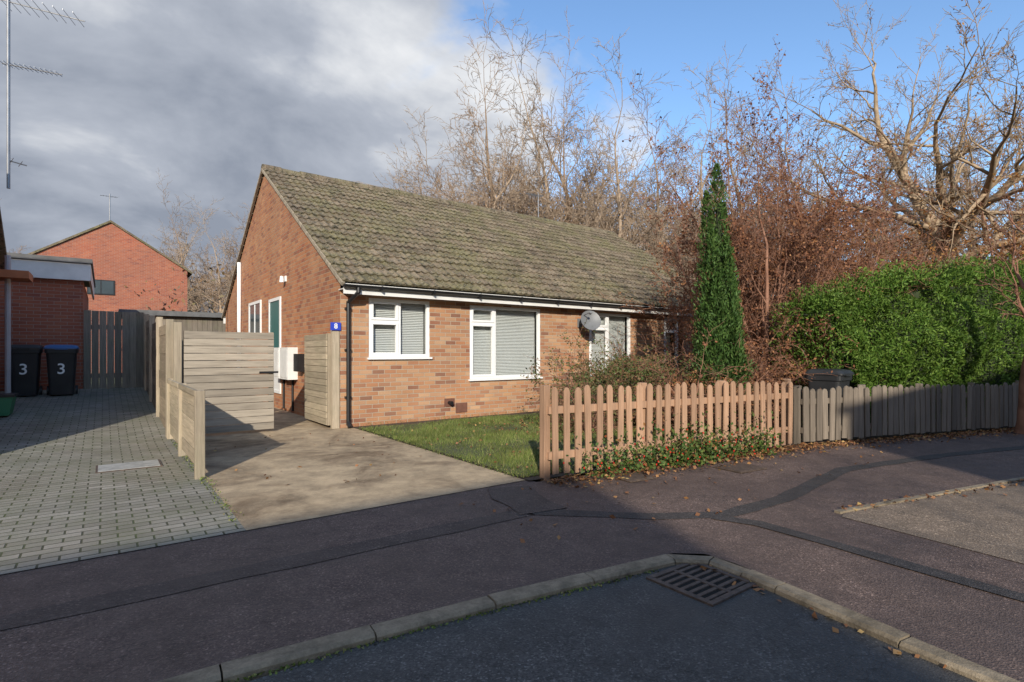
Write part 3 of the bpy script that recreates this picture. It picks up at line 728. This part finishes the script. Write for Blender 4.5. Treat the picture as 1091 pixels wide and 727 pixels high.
# ------------------------------------------------------------ wheelie bins
def wbin(x,y,z,lid,num,w=.5,d=.56):
    e=emp('wheelie_bin',(x,y,z)); b=MB()
    def ring(zz,sw,sd,oy=0): 
        r_=.05; pts=[]
        for cx,cy,a0 in ((1,1,0),(-1,1,90),(-1,-1,180),(1,-1,270)):
            for k in range(4):
                a=math.radians(a0+k*30); pts.append((x+cx*(sw/2-r_)+r_*math.cos(a),y+oy+cy*(sd/2-r_)+r_*math.sin(a),z+zz))
        return pts
    rs=[ring(.03,w*.78,d*.72,.03),ring(.5,w*.88,d*.86,.015),ring(.88,w*.96,d*.96,.0),ring(.885,w*1.04,d*1.05),ring(.96,w*1.05,d*1.06)]
    for A,B in zip(rs[:-1],rs[1:]):
        n=len(A)
        for i in range(n): j=(i+1)%n; b.face([A[i],A[j],B[j],B[i]])
    b.face(rs[0][::-1]); b.face(rs[-1])
    for k in (-1,1):
        b.cyl((x+k*w*.42,y+d*.36,z+.1),(x+k*w*.5,y+d*.36,z+.1),.1,n=16)
    b.cyl((x-w*.4,y+d*.58,z+.93),(x+w*.4,y+d*.58,z+.93),.018); 
    for k in (-1,1): b.bx(x+k*w*.4-.015,x+k*w*.4+.015,y+d*.45,y+d*.6,z+.9,z+.95)
    b.build('body_and_wheels',M_binb,e)
    b=MB(); L=[ring(.965,w*1.1,d*1.12,-.01),ring(.99,w*1.1,d*1.12,-.01),ring(1.035,w*.98,d*.98,0),ring(1.05,w*.7,d*.7,0)]
    for A,B in zip(L[:-1],L[1:]):
        n=len(A)
        for i in range(n): j=(i+1)%n; b.face([A[i],A[j],B[j],B[i]])
    b.face(L[0][::-1]); b.face(L[-1]); b.bx(x-.1,x+.1,y-d*.59,y-d*.54,z+.95,z+.985)
    b.build('lid',lid,e)
    text(num,.3,(x,y-d*.475,z+.55),(math.radians(85.5),0,0),M_white,e,'number')
    return e
wbin(-3.87,5.55,T(-3.87,5.5),M_blue,'3'); wbin(-4.45,5.6,T(-4.4,5.5),M_binb,'3')
x,y=W(883,8.25); wbin(x,y,-.02,M_binb,'5',w=.42,d=.48)
e=emp('recycling_box',(-4.6,3.4,0)); z=T(-4.6,3.4); b=MB()
b.prism([(-.2,0),(.2,0),(.25,.3),(-.25,.3)],(-4.62,3.0,z+.01),(1,0,0),(0,.5,0))
b.build('box',M_green,e); b=MB(); b.bx(-4.89,-4.35,2.98,3.52,z+.31,z+.35); b.build('rim',M_black,e)
b=MB(); b.prism([(-.17,0),(.17,0),(.2,.15),(.1,.3),(-.05,.36),(-.16,.2)],(-4.6,1.9,T(-4.4,1.9)+.01),(1,0,0),(0,.3,0)); o=b.build('refuse_bag',M_bag); sb=o.modifiers.new('s','SUBSURF'); sb.levels=2; sb.render_levels=2

# ------------------------------------------------------------ hedge
def fbm(x,y,z): return mnoise.fractal(Vector((x,y,z)),1,2.1,4)
e=emp('conifer_hedge',(9,-5.5,0)); R=random.Random(11); P=[];Al=[]
H0=Vector((6.5,-4.75));H1=Vector((17,-7.7)); hd=(H1-H0); HL=hd.length; hd/=HL; hn=Vector((hd.y,-hd.x))
if hn.y>0: hn=-hn
def hh(t): return 2.2+.42*min(1,t*4)+.052*t*HL+.2*fbm(t*6,3,0)
for i in range(120000):
    t=R.random()**1.5; q=R.random()
    if q<.72:
        z=R.random(); H=hh(t); zz=z*H; prof=.78-.40*(z**3); off=prof+.34*fbm(t*HL*.8,zz*1.0,1)+.2*fbm(t*HL*2.6,zz*2.6,5)-abs(R.gauss(0,.06)); N=(hn.x*.8,hn.y*.8,.5)
    elif q<.95:
        H=hh(t); off=R.uniform(-.7,.5); zz=H+.2*fbm(t*HL*1.4,off*2,2)+.14*fbm(t*HL*5,off*5,2)-abs(R.gauss(0,.05))-.45*abs(off)**3+ (R.random()**5)*.3; N=(0,0,1)
    else:
        z=R.random();zz=z*hh(0); off=R.uniform(-.7,.7); t=-.01-.03*R.random()*(1-z*.5); N=(-hd.x,-hd.y,.6)
    p=H0+hd*(t*HL)+hn*off; P.append((p.x,p.y,zz)); Al.append(N)
leaves('foliage',P,.068,M_hedge,2,e,aspect=.32,along=Al,astr=.35)
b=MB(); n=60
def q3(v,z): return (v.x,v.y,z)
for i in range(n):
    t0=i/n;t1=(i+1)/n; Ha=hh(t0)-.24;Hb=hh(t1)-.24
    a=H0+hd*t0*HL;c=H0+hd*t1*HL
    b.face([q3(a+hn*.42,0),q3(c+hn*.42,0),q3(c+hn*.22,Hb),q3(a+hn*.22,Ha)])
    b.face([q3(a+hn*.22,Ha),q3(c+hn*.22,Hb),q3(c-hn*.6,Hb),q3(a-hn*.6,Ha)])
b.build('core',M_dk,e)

# cypress: several ragged spires
cx,cy=5.1,-3.8
e=emp('cypress_tree',(cx,cy,0)); P=[];Al=[]
sp=[(0,0,4.35,.30),(.24,.05,3.75,.25),(-.24,.02,3.3,.26),(.05,-.2,3.1,.25),(-.12,.18,3.9,.24),(.30,-.1,2.6,.24),(-.30,-.12,2.5,.24),(.15,.24,3.2,.22),(-.02,-.30,2.0,.25),(.2,-.25,1.6,.25)]
for i in range(34000):
    dx,dy,H,rb=R.choice(sp); h=R.random()**.9; a=R.uniform(0,6.283); rad=rb*(1-h)**.5*(.6+.4*min(1,h*4))
    rad*=1+.8*fbm(math.cos(a)*1.5+dx*9,math.sin(a)*1.5,h*H*3)+.4*fbm(math.cos(a)*5,math.sin(a)*5,h*H*8); rad*=R.uniform(.7,1.15)
    z=.1+h*H; k=1-.2*h; P.append((cx+dx*k+rad*math.cos(a)+.05*math.sin(h*5+dx*9),cy+dy*k+rad*math.sin(a),z)); Al.append((math.cos(a)*.7,math.sin(a)*.7,1.0))
leaves('foliage',P,.07,M_cyp,3,e,aspect=.3,along=Al,astr=.5)
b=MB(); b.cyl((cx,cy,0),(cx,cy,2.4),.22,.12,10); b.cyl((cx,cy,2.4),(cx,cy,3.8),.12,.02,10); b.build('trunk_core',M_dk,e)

# ------------------------------------------------------------ copper trees and shrubs
me,tips=tree_mesh('copper_a',21,2.9,.05,[7,6,6,4],[.62,.6,.58,.55],[42,40,42,44],[.03,.02,.02,0],[.09,.11,.14,.18],[.12,.15,.15,.2],M_bark3,minr=.0045,stems=6,lean=.5)
def shrub(name,x,y,me,tips,rot,sc,nl,lmat,seed,size=.05,blob=None):
    e=emp(name,(x,y,0)); o=place('branches',me,(x,y,0),rot,sc,None); o.parent=e; o.matrix_parent_inverse=Matrix.Translation((-x,-y,0))
    r=random.Random(seed); mt=Matrix.Translation((x,y,0))@Matrix.Rotation(rot,4,'Z')@Matrix.Diagonal((sc,sc,sc,1) if not isinstance(sc,tuple) else (*sc,1)); P=[]
    while len(P)<nl:
        p=mt@r.choice(tips); 
        f=fbm(p.x*.9,p.y*.9,p.z*.9)
        if f<-.12 and r.random()<.85: continue
        P.append((p.x+r.gauss(0,.03),p.y+r.gauss(0,.03),p.z+r.gauss(0,.03)))
    if blob:
        nb,rx,rz=blob; k=0
        while k<nb:
            u=Vector((r.gauss(0,1),r.gauss(0,1),r.gauss(0,1))).normalized()*(r.random()**.4); px=x+u.x*rx;py=y+u.y*rx;pz=rz*.5+u.z*rz*.55
            if pz<0.02 or fbm(px*1.6,py*1.6,pz*1.6)<-.1: continue
            P.append((px,py,pz)); k+=1
    leaves('leaves',P,size,lmat,seed,e,aspect=.6); return e
shrub('copper_beech_tree',7.1,-3.6,me,tips,0,(1.0,1.0,1.15),12000,M_brn,1,.055)
shrub('copper_beech_tree',8.0,-2.3,me,tips,2.1,1.1,8000,M_brn,2,.055)
shrub('copper_beech_tree',8.9,-3.4,me,tips,4.1,1.15,8000,M_brn,3,.055)
x,y=W(925,15); shrub('autumn_beech_tree',x,y,me,tips,3.3,.95,8000,M_orgl,13,.085)
x,y=W(1075,16); shrub('autumn_beech_tree',x,y,me,tips,5.3,1.3,9000,M_orgl,14,.09)
x,y=W(880,17); shrub('autumn_beech_tree',x,y,me,tips,1.3,1.3,9000,M_brn,15,.09)
me2,tips2=tree_mesh('shrub_b',31,1.1,.02,[7,6,5],[.65,.6,.6],[45,42,42],[.0,-.04,-.08],[.1,.13,.16],[.1,.15,.2],M_bark3,minr=.0035,stems=15,lean=.9)
shrub('garden_shrub',4.1,-2.7,me2,tips2,0,(1.25,1.25,.85),11000,M_shrub,4,.045,(9000,.95,1.15))
shrub('garden_shrub',4.6,-3.7,me2,tips2,1.3,(1.1,1.1,.8),5000,M_brn,5,.045,(3000,.8,.9))
shrub('garden_shrub',5.6,-1.9,me2,tips2,2.3,(1.25,1.25,.8),9000,M_shrub,6,.05,(9000,1.1,1.2))
shrub('garden_shrub',2.9,-2.9,me2,tips2,3.0,.55,3000,M_shrub,8,.04)
shrub('garden_shrub',6.5,-3.9,me2,tips2,4.0,1.2,7000,M_brn,9,.05,(6000,.8,1.5))
e=emp('cotoneaster_plant',(2,-4.9,0)); P=[];Bp=[]
for i in range(4200):
    t=R.choice((.14,.26,.38,.45,.5,.56,.66,.8))+R.gauss(0,.045); x=lerp(.5,4.2,t); z=abs(R.gauss(0,.17)); y=-4.92-.135*(x-.5)+R.gauss(0,.12)-.06
    P.append((x,y,z+.02)); 
    if i%40==0: Bp.append((x,y-.03,z+.03))
leaves('leaves',P,.042,M_ivy,9,e,aspect=.7)
b=MB()
for p in Bp: b.cyl(Vector(p)-Vector((0,0,.008)),Vector(p)+Vector((0,0,.008)),.008,n=6)
b.build('berries',M_red,e)
P=[]
for i in range(500): P.append((-2.38+R.gauss(0,.03),R.uniform(-4.6,0),.012+abs(R.gauss(0,.014))))
for i in range(900): P.append((.2+R.gauss(0,.04),R.uniform(-4.7,-.4),.015+abs(R.gauss(0,.02))))
for i in range(500): P.append((R.uniform(.2,5),-.08+R.gauss(0,.05),.03+abs(R.gauss(0,.03))))
for i in range(450): s_=R.uniform(S[2],S[6]); q=at(kp,s_); P.append((q.x,q.y-abs(R.gauss(0,.018)),RZD+.004))
leaves('moss_and_weeds',P,.018,M_lawn,12,aspect=.6)

# ------------------------------------------------------------ big trees
A,_=tree_mesh('bare_tree_mesh_a',5,8.6,.28,[12,7,6,5,4],[.62,.6,.56,.52,.5],[55,46,42,40,40],[.02,.07,.03,.01,.0],[.05,.12,.14,.17,.2],[.3,.15,.2,.2,.2],M_bark2,minr=.012)
Bm,_=tree_mesh('bare_tree_mesh_b',17,7.8,.25,[13,7,6,5,4],[.68,.58,.55,.52,.5],[50,44,42,40,40],[.03,.09,.04,.02,.0],[.05,.11,.13,.16,.2],[.25,.15,.2,.2,.2],M_bark2b,minr=.012)
Cm,_=tree_mesh('bare_tree_mesh_c',29,7.2,.27,[14,8,6,5,4],[.78,.58,.55,.52,.5],[46,46,44,42,40],[.02,.06,.03,.01,.0],[.05,.10,.14,.17,.2],[.3,.15,.2,.2,.2],M_bark2,minr=.012)
ox,oy=W(1003,19)
O,otips=tree_mesh('oak_mesh',44,5.4,.46,[9,8,6,6,5],[1.25,.62,.56,.52,.5],[55,46,42,42,40],[.0,.05,.04,.03,.02],[.06,.15,.17,.18,.2],[.6,.2,.2,.2,.2],M_bark,minr=.008,r_ratio=.62)
shrub('oak_tree',ox,oy,O,otips,.6,1.05,6000,M_orgl,16,.07)
R=random.Random(77)
wd=emp('woodland',(10,25,0))
spec=[(420,30,.66,0),(452,34,.85,2),(480,33,.9,1),(505,30,.95,0),(530,36,1.1,2),(555,33,1.1,1),(585,31,1.08,2),(608,37,1.15,0),(632,34,1.08,1),(660,30,1.0,2),(685,36,1.15,1),(710,33,1.0,0),(748,29,.92,2),(780,36,1.1,0),(810,33,1.0,1),(850,31,.95,2),(915,30,.9,1),(1060,30,.95,0),(1130,27,.95,1),(975,38,1.1,2),
      (170,52,.9,0),(212,55,1.0,1),(190,60,1.05,2),(235,50,.9,2),(255,54,.95,1),(150,56,.85,0),(350,40,.75,0),(10,32,.62,1)]
for px,D,sc,k in spec:
    x,y=W(px,D); place('tree',(A,Bm,Cm)[k],(x,y,0),R.uniform(0,6.28),sc*R.uniform(.95,1.05),wd)
P=[]
for i in range(26000):
    px=R.uniform(600,1300) if R.random()<.7 else R.uniform(-50,420); D=R.uniform(30,46); x,y=W(px,D); hmax=4.8+2.4*fbm(x*.2,y*.2,0)
    P.append((x,y,abs(R.random())**1.1*hmax))
leaves('undergrowth',P,.32,M_ug,6,wd,aspect=.4)
place('dapple_tree',A,(-7.5,-24.5,0),1.0,.7)  # unseen bare tree behind camera, added for broken twig shadow in the sunlit gap
tx,ty=W(1092,8.6)
me3,t3=tree_mesh('small_tree_mesh',61,2.6,.11,[5,5,5,4],[.6,.6,.55,.5],[45,42,42,42],[.02,.05,.03,.02],[.05,.12,.14,.18],[.55,.2,.2,.2],M_bark3,minr=.006)
place('young_tree',me3,(tx,ty,0),0,1)

# ------------------------------------------------------------ world, sun, camera
EL=23.0; sunaz=math.degrees(math.atan2(-.58,-.81))%360
w=bpy.data.worlds.new('World'); scene.world=w; w.use_nodes=True; nt=w.node_tree; nt.nodes.clear()
def N(t,**k):
    n=nt.nodes.new(t)
    for a,v in k.items(): setattr(n,a,v)
    return n
def LK(a,b): nt.links.new(a,b)
def M(op,a,b=None):
    n=N('ShaderNodeMath',operation=op)
    for i,v in enumerate((a,b)):
        if v is None: continue
        if isinstance(v,(int,float)): n.inputs[i].default_value=v
        else: LK(v,n.inputs[i])
    return n.outputs[0]
sky=N('ShaderNodeTexSky',sky_type='NISHITA'); sky.sun_disc=False; sky.sun_elevation=math.radians(EL); sky.sun_rotation=math.radians(sunaz); sky.air_density=1.0; sky.dust_density=.6; sky.ozone_density=1.5
tint=N('ShaderNodeMixRGB',blend_type='MULTIPLY'); tint.inputs[0].default_value=1; tint.inputs[2].default_value=(1.22,1.42,1.6,1); LK(sky.outputs[0],tint.inputs[1])
bg1=N('ShaderNodeBackground'); bg1.inputs[1].default_value=.15; LK(tint.outputs[0],bg1.inputs[0])
tc=N('ShaderNodeTexCoord'); sp_=N('ShaderNodeSeparateXYZ'); LK(tc.outputs['Generated'],sp_.inputs[0])
zc=M('MAXIMUM',sp_.outputs[2],0.0); den=M('ADD',zc,.28)
cb=N('ShaderNodeCombineXYZ'); LK(M('DIVIDE',sp_.outputs[0],den),cb.inputs[0]); LK(M('DIVIDE',sp_.outputs[1],den),cb.inputs[1])
def NZ(scale,det,off,dist=.3,rough=.58):
    mp=N('ShaderNodeMapping'); mp.inputs['Location'].default_value=off; LK(cb.outputs[0],mp.inputs[0])
    n=N('ShaderNodeTexNoise'); n.inputs['Scale'].default_value=scale; n.inputs['Detail'].default_value=det; n.inputs['Roughness'].default_value=rough; n.inputs['Distortion'].default_value=dist; LK(mp.outputs[0],n.inputs[0]); return n.outputs['Fac']
n1=NZ(1.7,6,(3.1,1.7,0)); n2=NZ(2.0,6,(8.3,4.2,0),.25,.55)
rr=M('ADD',M('MULTIPLY',sp_.outputs[0],.8),M('MULTIPLY',sp_.outputs[1],-.6))
c=M('ADD',M('MULTIPLY',M('SUBTRACT',n1,.5),1.2),M('ADD',M('MULTIPLY',rr,-.95),M('MULTIPLY',M('SUBTRACT',.43,sp_.outputs[2]),.9)))
mk=N('ShaderNodeMapRange',interpolation_type='SMOOTHSTEP'); mk.inputs['From Min'].default_value=-.13; mk.inputs['From Max'].default_value=.10; LK(c,mk.inputs['Value'])
th=N('ShaderNodeMapRange',interpolation_type='LINEAR'); th.inputs['From Min'].default_value=-.12; th.inputs['From Max'].default_value=.46; LK(M('ADD',M('MULTIPLY',c,.5),M('MULTIPLY',M('SUBTRACT',n2,.5),1.5)),th.inputs['Value'])
cr=N('ShaderNodeValToRGB'); LK(th.outputs[0],cr.inputs[0]); cr.color_ramp.elements[0].color=(.88,.90,.93,1); cr.color_ramp.elements[1].color=(.31,.35,.43,1)
el=cr.color_ramp.elements.new(.5); el.color=(.48,.52,.60,1)
bg2=N('ShaderNodeBackground'); bg2.inputs[1].default_value=.95; LK(cr.outputs[0],bg2.inputs[0])
mx=N('ShaderNodeMixShader'); LK(mk.outputs[0],mx.inputs[0]); LK(bg1.outputs[0],mx.inputs[1]); LK(bg2.outputs[0],mx.inputs[2])
out=N('ShaderNodeOutputWorld'); LK(mx.outputs[0],out.inputs[0])

sd=bpy.data.lights.new('sun','SUN'); sd.energy=5.0; sd.angle=math.radians(.6); sd.color=(1,.92,.79)
so=bpy.data.objects.new('sun',sd); scene.collection.objects.link(so)
d=Vector((.58*math.cos(math.radians(EL)),.81*math.cos(math.radians(EL)),-math.sin(math.radians(EL))))
so.rotation_euler=d.to_track_quat('-Z','Y').to_euler(); so.location=(-20,-28,20)

cd=bpy.data.cameras.new('camera'); co=bpy.data.objects.new('camera',cd); scene.collection.objects.link(co)
cd.sensor_width=36; cd.lens=580/1091*36; cd.shift_y=11.5/1091; cd.clip_end=3000; cd.clip_start=.05
co.location=(CAMX,CAMY,CAMZ); co.rotation_euler=(math.pi/2,0,-math.atan2(.6,.8))
scene.camera=co
scene.view_settings.view_transform='Standard'; scene.view_settings.look='None'; scene.view_settings.exposure=0
